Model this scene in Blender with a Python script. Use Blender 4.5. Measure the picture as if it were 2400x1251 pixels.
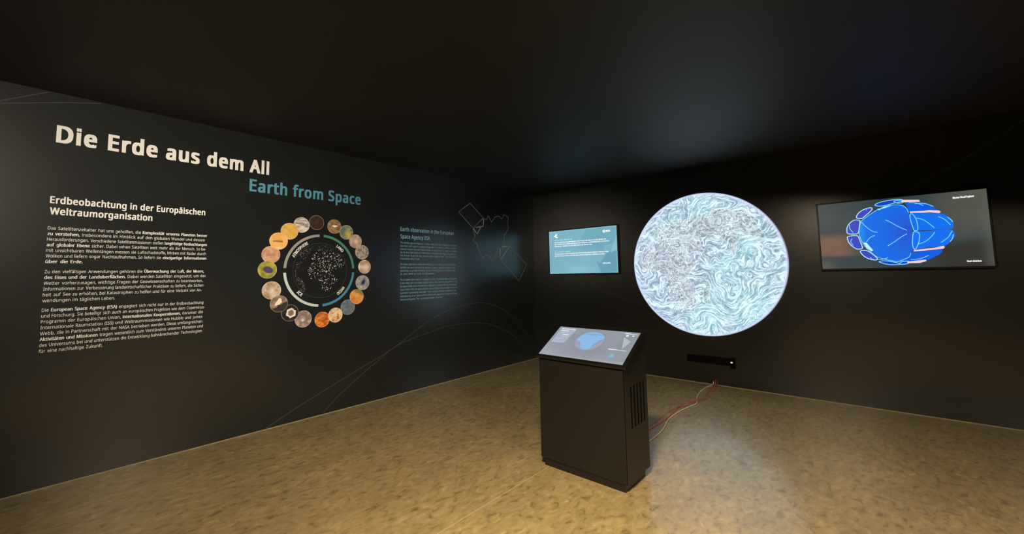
import bpy, bmesh, math, random
import numpy as np
from mathutils import Vector, Matrix

# ------------------------------------------------------------------ camera, world, lights, exposure
for o in list(bpy.data.objects):
    bpy.data.objects.remove(o)
scn = bpy.context.scene
COL = scn.collection
F_PX, YAW, PITCH, ROLL = 977.6872, -0.7326, 0.0843, -0.0168
CAM = Vector((4.957, -6.5676, 1.6))
PPX, PPY = 1167.1972, 562.606
cd = bpy.data.cameras.new('camera')
cam = bpy.data.objects.new('camera', cd)
COL.objects.link(cam)
cd.sensor_fit = 'HORIZONTAL'
cd.sensor_width = 36.0
cd.lens = F_PX * 36.0 / 2400.0
cd.shift_x = (1200 - PPX) / 2400.0
cd.shift_y = (PPY - 625.5) / 2400.0
cd.clip_start = 0.05
fw = Vector((math.sin(YAW) * math.cos(PITCH), math.cos(YAW) * math.cos(PITCH), math.sin(PITCH)))
rt = Vector((math.cos(YAW), -math.sin(YAW), 0))
up = rt.cross(fw)
r2 = math.cos(ROLL) * rt + math.sin(ROLL) * up
u2 = -math.sin(ROLL) * rt + math.cos(ROLL) * up
M = Matrix((r2, u2, -fw)).transposed().to_4x4()
M.translation = CAM
cam.matrix_world = M
scn.camera = cam

scn.view_settings.view_transform = 'Standard'
scn.view_settings.look = 'None'
scn.view_settings.gamma = 1.0
scn.view_settings.use_curve_mapping = False
scn.view_settings.exposure = 0.0

w = bpy.data.worlds.new('world')
scn.world = w
w.use_nodes = True
w.node_tree.nodes['Background'].inputs[0].default_value = (0.02, 0.018, 0.015, 1)
w.node_tree.nodes['Background'].inputs[1].default_value = 0.0


def ceiling_lamp(name, loc, target, power, size, color, spread):
    l = bpy.data.lights.new(name, 'AREA')
    l.shape = 'DISK'
    l.size = size
    l.energy = power
    l.color = color
    l.spread = math.radians(spread)
    o = bpy.data.objects.new(name, l)
    COL.objects.link(o)
    o.location = loc
    o.rotation_euler = (Vector(target) - Vector(loc)).to_track_quat('-Z', 'Y').to_euler()


WARM = (1.0, 0.81, 0.55)
ceiling_lamp('ceiling_lamp', (4.15, -5.6, 3.15), (3.7, -4.4, 0), 150, 0.5, WARM, 128)
ceiling_lamp('ceiling_lamp', (7.0, -5.2, 3.15), (6.0, -4.4, 0), 95, 0.5, WARM, 128)
ceiling_lamp('wall_washer_lamp', (4.8, -8.9, 3.1), (0.0, -4.8, 2.1), 56, 0.4, (1.0, 0.88, 0.70), 54)

# ------------------------------------------------------------------ helpers
random.seed(4)
RNG = np.random.default_rng(7)


def lin(c):
    return tuple((x / 255 / 12.92) if x / 255 <= 0.04045 else ((x / 255 + 0.055) / 1.055) ** 2.4 for x in c)


def nlin(a):
    a = np.asarray(a, float) / 255
    return np.where(a <= 0.04045, a / 12.92, ((a + 0.055) / 1.055) ** 2.4)


def mat(name, col, rough=0.5, spec=0.5, metal=0.0):
    m = bpy.data.materials.new(name)
    m.use_nodes = True
    b = m.node_tree.nodes['Principled BSDF']
    b.inputs['Base Color'].default_value = (*col, 1)
    b.inputs['Roughness'].default_value = rough
    b.inputs['Specular IOR Level'].default_value = spec
    b.inputs['Metallic'].default_value = metal
    return m


def emat(name, rgb, k=1.0):
    m = mat(name, (0.01, 0.01, 0.01), 0.3, 0.3)
    b = m.node_tree.nodes['Principled BSDF']
    b.inputs['Emission Color'].default_value = (*lin(rgb), 1)
    b.inputs['Emission Strength'].default_value = k
    return m


def attr_mat(name, emit=None, rough=0.5, spec=0.4):
    m = mat(name, (0.01, 0.01, 0.01), rough, spec)
    nt = m.node_tree
    b = nt.nodes['Principled BSDF']
    a = nt.nodes.new('ShaderNodeAttribute')
    a.attribute_name = 'Col'
    if emit is None:
        nt.links.new(a.outputs['Color'], b.inputs['Base Color'])
    else:
        nt.links.new(a.outputs['Color'], b.inputs['Emission Color'])
        b.inputs['Emission Strength'].default_value = emit
    return m


def ramp_node(nt, stops):
    r = nt.nodes.new('ShaderNodeValToRGB')
    e = r.color_ramp.elements
    e[0].position, e[0].color = stops[0][0], (*stops[0][1], 1)
    e[1].position, e[1].color = stops[-1][0], (*stops[-1][1], 1)
    for p, c in stops[1:-1]:
        n = e.new(p)
        n.color = (*c, 1)
    return r


def noise_node(nt, vec, scale, detail=3, rough=0.5, dist=0.0):
    n = nt.nodes.new('ShaderNodeTexNoise')
    n.inputs['Scale'].default_value = scale
    n.inputs['Detail'].default_value = detail
    n.inputs['Roughness'].default_value = rough
    n.inputs['Distortion'].default_value = dist
    nt.links.new(vec, n.inputs['Vector'])
    return n


class Frame:
    """a flat working plane: origin, reading direction, up direction"""
    def __init__(s, o, ex, ey):
        s.o, s.ex, s.ey = np.array(o, float), np.array(ex, float), np.array(ey, float)
        s.n = np.cross(s.ex, s.ey)

    def p(s, uv, h=0.0):
        uv = np.asarray(uv, float)
        if uv.shape[-1] == 3:
            h = h + uv[..., 2:3]
        return s.o + uv[..., :1] * s.ex + uv[..., 1:2] * s.ey + h * s.n


LEFT = Frame((0, 0, 0), (0, 1, 0), (0, 0, 1))      # left wall: u = y, v = z
BACK = Frame((0, 0, 0), (1, 0, 0), (0, 0, 1))      # back wall: u = x, v = z


def empty(name, loc, label=None, cat=None, group=None):
    o = bpy.data.objects.new(name, None)
    COL.objects.link(o)
    o.location = loc
    o.empty_display_size = 0.05
    return tag(o, label, cat, group)


def tag(o, label=None, cat=None, group=None, kind=None):
    if label: o['label'] = label
    if cat: o['category'] = cat
    if group: o['group'] = group
    if kind: o['kind'] = kind
    return o


def wloc(o):
    v = Vector((0, 0, 0))
    while o is not None:
        v += o.location
        o = o.parent
    return v


def link(name, me, material, parent=None, loc=None, smooth=False):
    me.materials.append(material) if material and not me.materials else None
    o = bpy.data.objects.new(name, me)
    COL.objects.link(o)
    if parent is not None:
        o.parent = parent
    if loc is not None:
        o.location = loc
    if smooth:
        for p in me.polygons:
            p.use_smooth = True
    return o


def build(name, verts, faces, material, parent=None, smooth=False, cols=None):
    """verts in world space; the origin goes to the centre of the mesh's base"""
    v = np.asarray(verts, float)
    c = Vector(((v[:, 0].min() + v[:, 0].max()) / 2, (v[:, 1].min() + v[:, 1].max()) / 2, v[:, 2].min()))
    v = v - np.array(c)
    me = bpy.data.meshes.new(name)
    me.from_pydata(v.tolist(), [], [list(map(int, f)) for f in faces])
    if cols is not None:
        a = me.color_attributes.new('Col', 'FLOAT_COLOR', 'POINT')
        a.data.foreach_set('color', np.c_[cols, np.ones(len(cols))].astype(np.float32).ravel())
    me.update()
    base = wloc(parent) if parent is not None else Vector((0, 0, 0))
    return link(name, me, material, parent, c - base, smooth)


def join(parts):
    V, Fc, n = [], [], 0
    for v, f in parts:
        v = np.asarray(v, float)
        V.append(v)
        Fc += [[i + n for i in q] for q in f]
        n += len(v)
    return np.concatenate(V), Fc


def prism(fr, poly, h0, h1):
    """closed solid over a flat outline (anticlockwise), from height h0 to h1"""
    poly = np.asarray(poly, float)
    a = 0.5 * np.sum(poly[:, 0] * np.roll(poly[:, 1], -1) - np.roll(poly[:, 0], -1) * poly[:, 1])
    if a < 0:
        poly = poly[::-1]
    n = len(poly)
    v = np.concatenate([fr.p(poly, h0), fr.p(poly, h1)])
    f = [list(range(n, 2 * n)), list(range(n - 1, -1, -1))]
    f += [[i, (i + 1) % n, n + (i + 1) % n, n + i] for i in range(n)]
    return v, f


def boxm(x0, x1, y0, y1, z0, z1):
    v = [(x, y, z) for z in (z0, z1) for (x, y) in ((x0, y0), (x1, y0), (x1, y1), (x0, y1))]
    f = [[3, 2, 1, 0], [4, 5, 6, 7], [0, 1, 5, 4], [1, 2, 6, 5], [2, 3, 7, 6], [3, 0, 4, 7]]
    return np.array(v), f


def bevel(o, width, seg=2):
    m = o.modifiers.new('bevel', 'BEVEL')
    m.width = width
    m.segments = seg
    m.limit_method = 'ANGLE'
    return o


def smooth_pts(pts, k=6, closed=False):
    pts = np.asarray(pts, float)
    n = len(pts)
    out = []
    rng = range(n) if closed else range(n - 1)
    for i in rng:
        if closed:
            p0, p1, p2, p3 = (pts[(i + j) % n] for j in (-1, 0, 1, 2))
        else:
            p0, p1, p2, p3 = pts[max(i - 1, 0)], pts[i], pts[i + 1], pts[min(i + 2, n - 1)]
        for t in np.linspace(0, 1, k, endpoint=False):
            out.append(0.5 * ((2 * p1) + (p2 - p0) * t + (2 * p0 - 5 * p1 + 4 * p2 - p3) * t ** 2 + (3 * p1 - p0 - 3 * p2 + p3) * t ** 3))
    if not closed:
        out.append(pts[-1])
    return np.array(out)


def ribbon(fr, pts, width, h0, h1, closed=False):
    pts = np.asarray(pts, float)
    if closed:
        d = np.roll(pts, -1, 0) - np.roll(pts, 1, 0)
    else:
        d = np.gradient(pts, axis=0)
    d /= np.linalg.norm(d, axis=1, keepdims=True) + 1e-9
    nrm = np.c_[-d[:, 1], d[:, 0]] * width / 2
    n = len(pts)
    v = np.concatenate([fr.p(pts - nrm, h1), fr.p(pts + nrm, h1), fr.p(pts - nrm, h0), fr.p(pts + nrm, h0)])
    f = []
    for i in range(n if closed else n - 1):
        j = (i + 1) % n
        f += [[i, j, n + j, n + i], [2 * n + i, 2 * n + j, j, i], [n + i, n + j, 3 * n + j, 3 * n + i]]
    return v, f


def tube(pts, r, seg=8):
    pts = np.asarray(pts, float)
    d = np.gradient(pts, axis=0)
    d /= np.linalg.norm(d, axis=1, keepdims=True)
    n = len(pts)
    V = []
    for i in range(n):
        a = np.cross(d[i], [0, 0, 1.0])
        if np.linalg.norm(a) < 1e-3:
            a = np.array([1.0, 0, 0])
        a /= np.linalg.norm(a)
        b = np.cross(a, d[i])
        for k in range(seg):
            t = 2 * math.pi * k / seg
            V.append(pts[i] + r * (math.cos(t) * a + math.sin(t) * b))
    Fc = []
    for i in range(n - 1):
        for k in range(seg):
            Fc.append([i * seg + k, i * seg + (k + 1) % seg, (i + 1) * seg + (k + 1) % seg, (i + 1) * seg + k])
    Fc.append(list(range(seg))[::-1])
    Fc.append(list(range((n - 1) * seg, n * seg)))
    return np.array(V), Fc


def grid_faces(nx, ny):
    return [[j * nx + i, j * nx + i + 1, (j + 1) * nx + i + 1, (j + 1) * nx + i] for j in range(ny - 1) for i in range(nx - 1)]


def vnoise(x, y, freq, seed, octaves=3, gain=0.5):
    """smooth value noise on arrays"""
    out = np.zeros_like(x, float)
    amp, tot = 1.0, 0.0
    for o in range(octaves):
        g = np.random.default_rng(seed * 31 + o).random((64, 64))
        fx, fy = x * freq + 17.3 * o, y * freq + 9.1 * o
        ix, iy = np.floor(fx).astype(int), np.floor(fy).astype(int)
        tx, ty = fx - ix, fy - iy
        tx, ty = tx * tx * (3 - 2 * tx), ty * ty * (3 - 2 * ty)
        a, b = g[iy % 64, ix % 64], g[iy % 64, (ix + 1) % 64]
        c, d = g[(iy + 1) % 64, ix % 64], g[(iy + 1) % 64, (ix + 1) % 64]
        out += amp * ((a * (1 - tx) + b * tx) * (1 - ty) + (c * (1 - tx) + d * tx) * ty)
        tot += amp
        amp *= gain
        freq *= 2
    return out / tot


def inside(poly, x, y):
    poly = np.asarray(poly, float)
    r = np.zeros(x.shape, bool)
    n = len(poly)
    for i in range(n):
        (x0, y0), (x1, y1) = poly[i], poly[(i + 1) % n]
        c = ((y0 > y) != (y1 > y)) & (x < (x1 - x0) * (y - y0) / (y1 - y0 + 1e-12) + x0)
        r ^= c
    return r


def sstep(a, b, x):
    t = np.clip((x - a) / (b - a), 0, 1)
    return t * t * (3 - 2 * t)


def mix(a, b, t):
    return a * (1 - t[..., None]) + b * t[..., None]


def conc_disc(n):
    """n x n grid mapped onto the unit disc"""
    a, b = np.meshgrid(np.linspace(-1, 1, n), np.linspace(-1, 1, n))
    x = a * np.sqrt(1 - b * b / 2)
    y = b * np.sqrt(1 - a * a / 2)
    return x.ravel(), y.ravel()


# text ------------------------------------------------------------
_tc = {}
FONT = None
try:   # the humanist sans that ships with Blender is closest to the wall lettering
    import os
    FONT = bpy.data.fonts.load(os.path.join(bpy.utils.system_resource('DATAFILES'), 'fonts', 'NotoSansHebrew-Regular.woff2'))
except Exception:
    FONT = None


def glyphs(s, bold=0.0, res=3, spacing=1.0):
    """outline of a piece of type; bold strokes are thickened by stacked, slightly shifted layers"""
    key = (s, res, spacing)
    if key not in _tc:
        cu = bpy.data.curves.new('type', 'FONT')
        if FONT:
            cu.font = FONT
        cu.body = s
        cu.size = 1.0
        cu.resolution_u = res
        cu.space_character = spacing
        ob = bpy.data.objects.new('type', cu)
        COL.objects.link(ob)
        bpy.context.view_layer.update()
        dg = bpy.context.evaluated_depsgraph_get()
        me = bpy.data.meshes.new_from_object(ob.evaluated_get(dg))
        v = np.empty(len(me.vertices) * 3)
        me.vertices.foreach_get('co', v)
        v2 = v.reshape(-1, 3)[:, :2].copy()
        ff = []
        for p in me.polygons:
            q = list(p.vertices)
            a, b, c = v2[q[0]], v2[q[1]], v2[q[2]]
            if (b[0] - a[0]) * (c[1] - a[1]) - (b[1] - a[1]) * (c[0] - a[0]) < 0:
                q = q[::-1]
            ff.append(q)
        _tc[key] = (v2, ff)
        bpy.data.objects.remove(ob)
        bpy.data.curves.remove(cu)
        bpy.data.meshes.remove(me)
    v, f = _tc[key]
    if bold <= 0.003:
        return np.c_[v, np.zeros(len(v))], f
    sh = ((-1, 0), (1, 0), (0, 0)) if res <= 1 else ((-1, 0.5), (1, 0.5), (-1, -0.5), (1, -0.5), (0, 0))
    P = []
    for k, (a, b) in enumerate(sh):
        P.append((np.c_[v + np.array([a * bold, b * bold]), np.full(len(v), 0.00012 * k)], f))
    return join(P)


def islands(v, f, gap):
    """split a line of type into letters (gap ~0) or words (larger gap) along the reading direction"""
    par = list(range(len(v)))

    def find(a):
        while par[a] != a:
            par[a] = par[par[a]]
            a = par[a]
        return a
    for q in f:
        for k in q[1:]:
            par[find(q[0])] = find(k)
    grp = {}
    for fi, q in enumerate(f):
        grp.setdefault(find(q[0]), []).append(fi)
    it = []
    for g, fl in grp.items():
        idx = sorted({i for fi in fl for i in f[fi]})
        it.append([v[idx, 0].min(), v[idx, 0].max(), fl])
    it.sort(key=lambda t: t[0])
    out = []
    for a, b, fl in it:
        if out and a < out[-1][1] + gap:
            out[-1][1] = max(out[-1][1], b)
            out[-1][2] += fl
        else:
            out.append([a, b, list(fl)])
    res = []
    for a, b, fl in out:
        idx = sorted({i for fi in fl for i in f[fi]})
        m = {i: k for k, i in enumerate(idx)}
        res.append((v[idx], [[m[i] for i in f[fi]] for fi in fl]))
    return res


CAPR = float(glyphs('H')[0][:, 1].max())


def set_line(s, u0, u1, v0, cap, bold=0.0, res=3, spacing=1.0):
    """a line of type whose ink runs from u0 to u1 on baseline v0 with the given capital height"""
    v, f = glyphs(s, bold, res, spacing)
    a, b = v[:, 0].min(), v[:, 0].max()
    v[:, 0] = u0 + (v[:, 0] - a) * (u1 - u0) / (b - a)
    v[:, 1] = v0 + v[:, 1] * cap / CAPR
    return v, f


def rich_line(parts, u0, width, v0, cap, light=0.0, bold=0.022, res=1):
    """a text line of words; *marked* words are bold"""
    words, b = [], False
    cur = 0.0
    P = []
    for wd in parts.split(' '):
        if wd.startswith('*'):
            b = True
            wd = wd[1:]
        end = wd.endswith('*')
        if end:
            wd = wd[:-1]
        v, f = glyphs(wd, bold if b else light, res)
        v[:, 0] += cur - v[:, 0].min()
        cur = v[:, 0].max() + 0.36
        P.append((v, f))
        if end:
            b = False
    v, f = join(P)
    v[:, 0] = u0 + v[:, 0] * width / v[:, 0].max()
    v[:, 1] = v0 + v[:, 1] * cap / CAPR
    return v, f


# ------------------------------------------------------------------ materials
def paint(name, col, rough, spec, bump=0.02):
    m = mat(name, col, rough, spec)
    nt = m.node_tree
    b = nt.nodes['Principled BSDF']
    tc = nt.nodes.new('ShaderNodeTexCoord')
    n = noise_node(nt, tc.outputs['Object'], 1.3, 4, 0.6)
    r = ramp_node(nt, [(0.3, tuple(c * 0.88 for c in col)), (0.7, tuple(c * 1.12 for c in col))])
    nt.links.new(n.outputs['Fac'], r.inputs['Fac'])
    nt.links.new(r.outputs['Color'], b.inputs['Base Color'])
    n2 = noise_node(nt, tc.outputs['Object'], 160, 2)
    bp = nt.nodes.new('ShaderNodeBump')
    bp.inputs['Strength'].default_value = bump
    bp.inputs['Distance'].default_value = 0.004
    nt.links.new(n2.outputs['Fac'], bp.inputs['Height'])
    nt.links.new(bp.outputs['Normal'], b.inputs['Normal'])
    return m


M_WALL = paint('black_wall_paint', (0.0115, 0.0132, 0.0132), 0.27, 0.95)
M_CEIL = paint('black_ceiling_paint', (0.021, 0.0225, 0.024), 0.55, 0.4)


def linoleum():
    m = mat('marbled_linoleum', (0.3, 0.22, 0.1), 0.3, 1.0)
    nt = m.node_tree
    b = nt.nodes['Principled BSDF']
    tc = nt.nodes.new('ShaderNodeTexCoord')
    mp = nt.nodes.new('ShaderNodeMapping')
    mp.inputs['Scale'].default_value = (1.0, 0.55, 1.0)
    mp.inputs['Rotation'].default_value = (0, 0, 0.5)
    nt.links.new(tc.outputs['Object'], mp.inputs['Vector'])
    n1 = noise_node(nt, mp.outputs['Vector'], 21, 3, 0.58, 0.7)
    r1 = ramp_node(nt, [(0.30, (0.19, 0.138, 0.060)), (0.43, (0.315, 0.240, 0.110)), (0.55, (0.36, 0.272, 0.128)), (0.66, (0.41, 0.315, 0.155)), (0.76, (0.54, 0.43, 0.24))])
    nt.links.new(n1.outputs['Fac'], r1.inputs['Fac'])
    n2 = noise_node(nt, mp.outputs['Vector'], 3.0, 3, 0.5)
    r2_ = ramp_node(nt, [(0.3, (0.84, 0.84, 0.84)), (0.7, (1.1, 1.08, 1.04))])
    nt.links.new(n2.outputs['Fac'], r2_.inputs['Fac'])
    mx = nt.nodes.new('ShaderNodeMix')
    mx.data_type = 'RGBA'
    mx.blend_type = 'MULTIPLY'
    mx.inputs[0].default_value = 1.0
    nt.links.new(r1.outputs['Color'], mx.inputs[6])
    nt.links.new(r2_.outputs['Color'], mx.inputs[7])
    nt.links.new(mx.outputs[2], b.inputs['Base Color'])
    n3 = noise_node(nt, mp.outputs['Vector'], 30, 2)
    rr = nt.nodes.new('ShaderNodeMapRange')
    rr.inputs['To Min'].default_value = 0.30
    rr.inputs['To Max'].default_value = 0.46
    nt.links.new(n3.outputs['Fac'], rr.inputs['Value'])
    nt.links.new(rr.outputs['Result'], b.inputs['Roughness'])
    b.inputs['Coat Weight'].default_value = 0.55
    b.inputs['Coat Roughness'].default_value = 0.17
    bp = nt.nodes.new('ShaderNodeBump')
    bp.inputs['Strength'].default_value = 0.12
    bp.inputs['Distance'].default_value = 0.004
    nt.links.new(n1.outputs['Fac'], bp.inputs['Height'])
    nt.links.new(bp.outputs['Normal'], b.inputs['Normal'])
    return m


M_FLOOR = linoleum()
M_WELD = mat('pale_seam', (0.62, 0.52, 0.36), 0.5)
M_EDGE_SHINE = mat('floor_edge_highlight', (0.36, 0.30, 0.2), 0.5)  # pale colour stands in for the highlight on the floor's edge
M_WHITE = mat('white_vinyl', (0.84, 0.82, 0.79), 0.45)
M_TEAL = mat('teal_vinyl', (0.085, 0.30, 0.43), 0.45)
M_TEALPALE = mat('pale_teal_vinyl', (0.27, 0.55, 0.78), 0.45)
M_LINE = mat('grey_line_vinyl', (0.24, 0.245, 0.24), 0.5)
M_FAINT = mat('faint_line_vinyl', (0.055, 0.058, 0.058), 0.27, 0.9)
M_BLACKMETAL = mat('black_powder_coat', (0.0105, 0.0102, 0.0095), 0.38, 0.5)
M_BLACKGLOSS = mat('black_bezel', (0.006, 0.006, 0.006), 0.3, 0.5)
M_DEEP = mat('black_void', (0.003, 0.003, 0.003), 0.8, 0.1)
M_PRINT = attr_mat('printed_picture', None, 0.5)

# ------------------------------------------------------------------ setting
HR = 3.1767
RX, RY = 9.0, -10.0


def struct(name, parts, material, parent=None):
    v, f = parts
    o = build(name, v, f, material, parent)
    if parent is None:
        o['kind'] = 'structure'
    return o


tag(struct('wall_left', boxm(-0.2, 0, RY - 0.2, 0.2, -0.1, HR + 0.1), M_WALL), 'long black wall with the white title and round diagram', 'wall')
tag(struct('wall_back', boxm(0, RX + 0.2, 0, 0.2, -0.1, HR + 0.1), M_WALL), 'black wall carrying the round globe display and the screens', 'wall')
tag(struct('wall_right', boxm(RX, RX + 0.2, RY - 0.2, 0, -0.1, HR + 0.1), M_WALL), 'plain black wall to the right of the wide monitor', 'wall')
tag(struct('wall_front', boxm(0, RX, RY - 0.2, RY, -0.1, HR + 0.1), M_WALL), 'plain black wall facing the globe disc across the room', 'wall')
tag(struct('ceiling', boxm(0, RX, RY, 0, HR, HR + 0.1), M_CEIL), 'plain black ceiling over the exhibition room', 'ceiling')
fl = tag(struct('floor', boxm(0, RX, RY, 0, -0.1, -0.0012), M_WELD), 'tan marbled linoleum floor laid in sheets', 'floor')
SY, SX, GAP = -2.965, 2.815, 0.0022
for x0, x1, y0, y1 in ((0, RX, SY + GAP, 0), (0, SX - GAP, RY, SY - GAP), (SX + GAP, RX, RY, SY + GAP - 0.0004)):
    struct('floor_sheet', boxm(x0, x1, y0, y1, -0.0012, 0.0), M_FLOOR, fl)
tag(struct('highlight_strip_1', boxm(0.0, 0.006, RY, 0, 0.0, 0.006), M_EDGE_SHINE), 'thin pale strip painted as the floor edge highlight along the titled wall', 'highlight_strip')  # added strips: floor edge highlight painted as a pale line
tag(struct('highlight_strip_2', boxm(0.006, RX, -0.008, 0, 0.0, 0.007), M_EDGE_SHINE), 'thin pale strip painted as the floor edge highlight along the screen wall', 'highlight_strip')

# ------------------------------------------------------------------ globe display (round disc on the back wall)
GX, GZ, GR = 3.0907, 1.7211, 1.0398


def globe_picture(n=460):
    N = 620
    a = np.linspace(-1, 1, N)
    X, Y = np.meshgrid(a, a)
    vx = 0.55 + 0.5 * (vnoise(X, Y, 2.1, 3) - 0.5)
    vy = 1.1 * (vnoise(X, Y, 2.6, 5) - 0.5)
    # swirling noise
    P = vnoise(X, Y, 3.6, 11, 3, 0.5)
    gy, gx = np.gradient(P, a, a)
    vx, vy = vx + 0.34 * gy, vy - 0.34 * gx
    for (cx, cy, s, R) in ((0.38, -0.47, 3.4, 0.30), (0.05, -0.82, -4.0, 0.17), (0.76, -0.06, 4.5, 0.10), (0.17, -0.20, 3.5, 0.10), (-0.30, 0.62, 3.0, 0.18), (0.03, 0.79, -3.5, 0.14), (0.27, 0.10, 2.0, 0.12), (0.55, 0.18, -3, 0.10), (-0.62, -0.45, 1.6, 0.28), (0.62, -0.62, -3, 0.16), (-0.78, 0.1, 2.5, 0.12), (0.68, 0.45, 2.5, 0.14)):
        dx, dy = X - cx, Y - cy
        wgt = 0.62 * s * np.exp(-(dx * dx + dy * dy) / (R * R))
        vx -= wgt * dy / R * 0.9
        vy += wgt * dx / R * 0.9
    sp = np.hypot(vx, vy) + 1e-6
    ux, uy = vx / sp, vy / sp
    tex = np.random.default_rng(2).random((N, N))
    tex = (tex + np.roll(tex, 1, 0) + np.roll(tex, 1, 1) + np.roll(np.roll(tex, 1, 0), 1, 1)) / 4
    for _ in range(1):
        tex = (tex + np.roll(tex, 1, 0) + np.roll(tex, -1, 0)) / 3
        tex = (tex + np.roll(tex, 1, 1) + np.roll(tex, -1, 1)) / 3
    acc = tex.copy()
    J, I = np.meshgrid(np.arange(N), np.arange(N))
    for sgn in (1, -1):
        px, py = J.astype(float), I.astype(float)
        for k in range(15):
            ii, jj = np.clip(py.astype(int), 0, N - 1), np.clip(px.astype(int), 0, N - 1)
            px = px + sgn * ux[ii, jj] * 1.25
            py = py + sgn * uy[ii, jj] * 1.25
            ii, jj = np.clip(py.astype(int), 0, N - 1), np.clip(px.astype(int), 0, N - 1)
            acc += tex[ii, jj]
    acc = (acc - acc.mean()) / acc.std()

    def z7(l):
        return [((x - 688) / 633, -(y - 623) / 582) for x, y in l]
    lands = [
        z7([(110, 560), (160, 470), (250, 410), (330, 400), (480, 405), (520, 480), (570, 560), (640, 600), (600, 660), (560, 720), (610, 850), (580, 960), (500, 1025), (420, 975), (360, 880), (340, 780), (295, 690), (130, 660)]),
        z7([(490, 410), (600, 385), (650, 420), (730, 430), (700, 520), (620, 570), (560, 520)]),
        z7([(290, 380), (260, 300), (400, 270), (560, 240), (720, 210), (880, 190), (1040, 240), (1140, 330), (1180, 440), (1090, 430), (1010, 380), (960, 470), (930, 590), (890, 450), (800, 400), (700, 400), (600, 380), (480, 400), (360, 400)]),
        z7([(690, 820), (740, 830), (730, 900), (700, 930), (670, 890)])]
    land = np.zeros((N, N))
    for L in lands:
        land = np.maximum(land, inside(L, X + 0.09 * (vnoise(X, Y, 9, 8) - 0.5), Y + 0.09 * (vnoise(X, Y, 9, 9) - 0.5)).astype(float))
    coast = np.clip(np.abs(land - np.roll(land, 2, 0)) + np.abs(land - np.roll(land, 2, 1)), 0, 1)
    speck = np.random.default_rng(6).random((N, N))
    for _ in range(3):
        speck = (speck + np.roll(speck, 1, 0) + np.roll(speck, -1, 0)) / 3
        speck = (speck + np.roll(speck, 1, 1) + np.roll(speck, -1, 1)) / 3
    speck = 0.5 + 0.12 * (speck - speck.mean()) / speck.std()
    rough_ = vnoise(X, Y, 5, 16, 2)
    ridge = 1 - np.abs(vnoise(X, Y, 17, 21, 2, 0.6) - 0.5) * 7
    big = vnoise(X, Y, 1.6, 13, 3)
    big2 = vnoise(X, Y, 2.3, 14, 3)
    rr = np.hypot(X, Y)
    blue = nlin((148, 176, 198))
    lilac = nlin((152, 172, 206))
    cyan = nlin((150, 202, 210))
    grey = nlin((150, 166, 178))
    white = nlin((226, 244, 249))
    c = np.ones((N, N, 3)) * blue
    c = mix(c, lilac, sstep(0.1, -0.7, X) * 0.8)
    c = mix(c, grey, sstep(0.55, 0.2, big) * 0.55)
    cy = sstep(0.50, 0.68, big2) * 0.55
    for (cx_, cy_, R) in ((0.03, 0.78, 0.18), (-0.34, 0.58, 0.16), (0.55, 0.22, 0.2), (0.65, -0.62, 0.26), (0.0, -0.72, 0.26), (0.3, -0.05, 0.2)):
        cy = np.maximum(cy, 0.85 * np.exp(-((X - cx_) ** 2 + (Y - cy_) ** 2) / (R * R)))
    c = mix(c, cyan, cy * (1 - 0.5 * land))
    c = mix(c, np.ones_like(c) * nlin((164, 170, 180)), land * 0.65)
    ln = sstep(-0.35, 1.1, acc)
    dk = sstep(-0.3, -1.5, acc)
    c = c * (1 - 0.30 * dk[..., None])
    c = mix(c, np.ones_like(c) * white, np.clip(ln * (0.85 - 0.30 * land), 0, 1))
    c = c * (1 - 0.22 * (land * sstep(0.50, 0.34, speck))[..., None])
    c = mix(c, np.ones_like(c) * white, land * sstep(0.54, 0.70, speck) * (0.35 + 0.6 * sstep(0.4, 0.6, rough_)))
    c = mix(c, np.ones_like(c) * white, np.clip(ridge, 0, 1) ** 2 * 0.40)
    c = mix(c, np.ones_like(c) * white, np.clip(coast, 0, 1) * 0.65)
    c = mix(c, np.ones_like(c) * nlin((196, 212, 240)), sstep(0.955, 0.995, rr) * 0.7)
    x, y = conc_disc(n)
    fx, fy = (x + 1) / 2 * (N - 1), (y + 1) / 2 * (N - 1)
    ix, iy = np.clip(fx.astype(int), 0, N - 2), np.clip(fy.astype(int), 0, N - 2)
    tx, ty = (fx - ix)[:, None], (fy - iy)[:, None]
    col = (c[iy, ix] * (1 - tx) + c[iy, ix + 1] * tx) * (1 - ty) + (c[iy + 1, ix] * (1 - tx) + c[iy + 1, ix + 1] * tx) * ty
    return x, y, col


gd = empty('globe_display', (GX, 0, GZ - GR), 'large glowing round disc showing a pale blue globe with swirling currents', 'display')
n_ = 460
gx_, gy_, gcol = globe_picture(n_)
T_DISC = 0.042
FR_G = Frame((GX, 0, GZ), (1, 0, 0), (0, 0, 1))
gv = FR_G.p(np.c_[gx_, gy_] * GR * 0.992, T_DISC)
build('globe_picture', gv, grid_faces(n_, n_), attr_mat('globe_picture_light', 1.18, 0.4, 0.2), gd, True, gcol)
ang = np.linspace(0, 2 * math.pi, 160, endpoint=False)
circ = np.c_[np.cos(ang), np.sin(ang)]
rv = np.concatenate([FR_G.p(circ * GR * 0.991, T_DISC - 0.0005), FR_G.p(circ * GR, T_DISC - 0.002), FR_G.p(circ * GR, 0.0006)])
rf = []
for i in range(160):
    j = (i + 1) % 160
    rf += [[i, i + 160, j + 160, j], [i + 160, i + 320, j + 320, j + 160]]
build('rim', rv, rf, emat('rim_lit_by_disc', (176, 178, 205), 0.85), gd, True)['label'] = 'pale edge of the disc, its lit look put in as emission'  # emission imitates the display's glow falling on the edge

# ------------------------------------------------------------------ screens on the back wall


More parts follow.
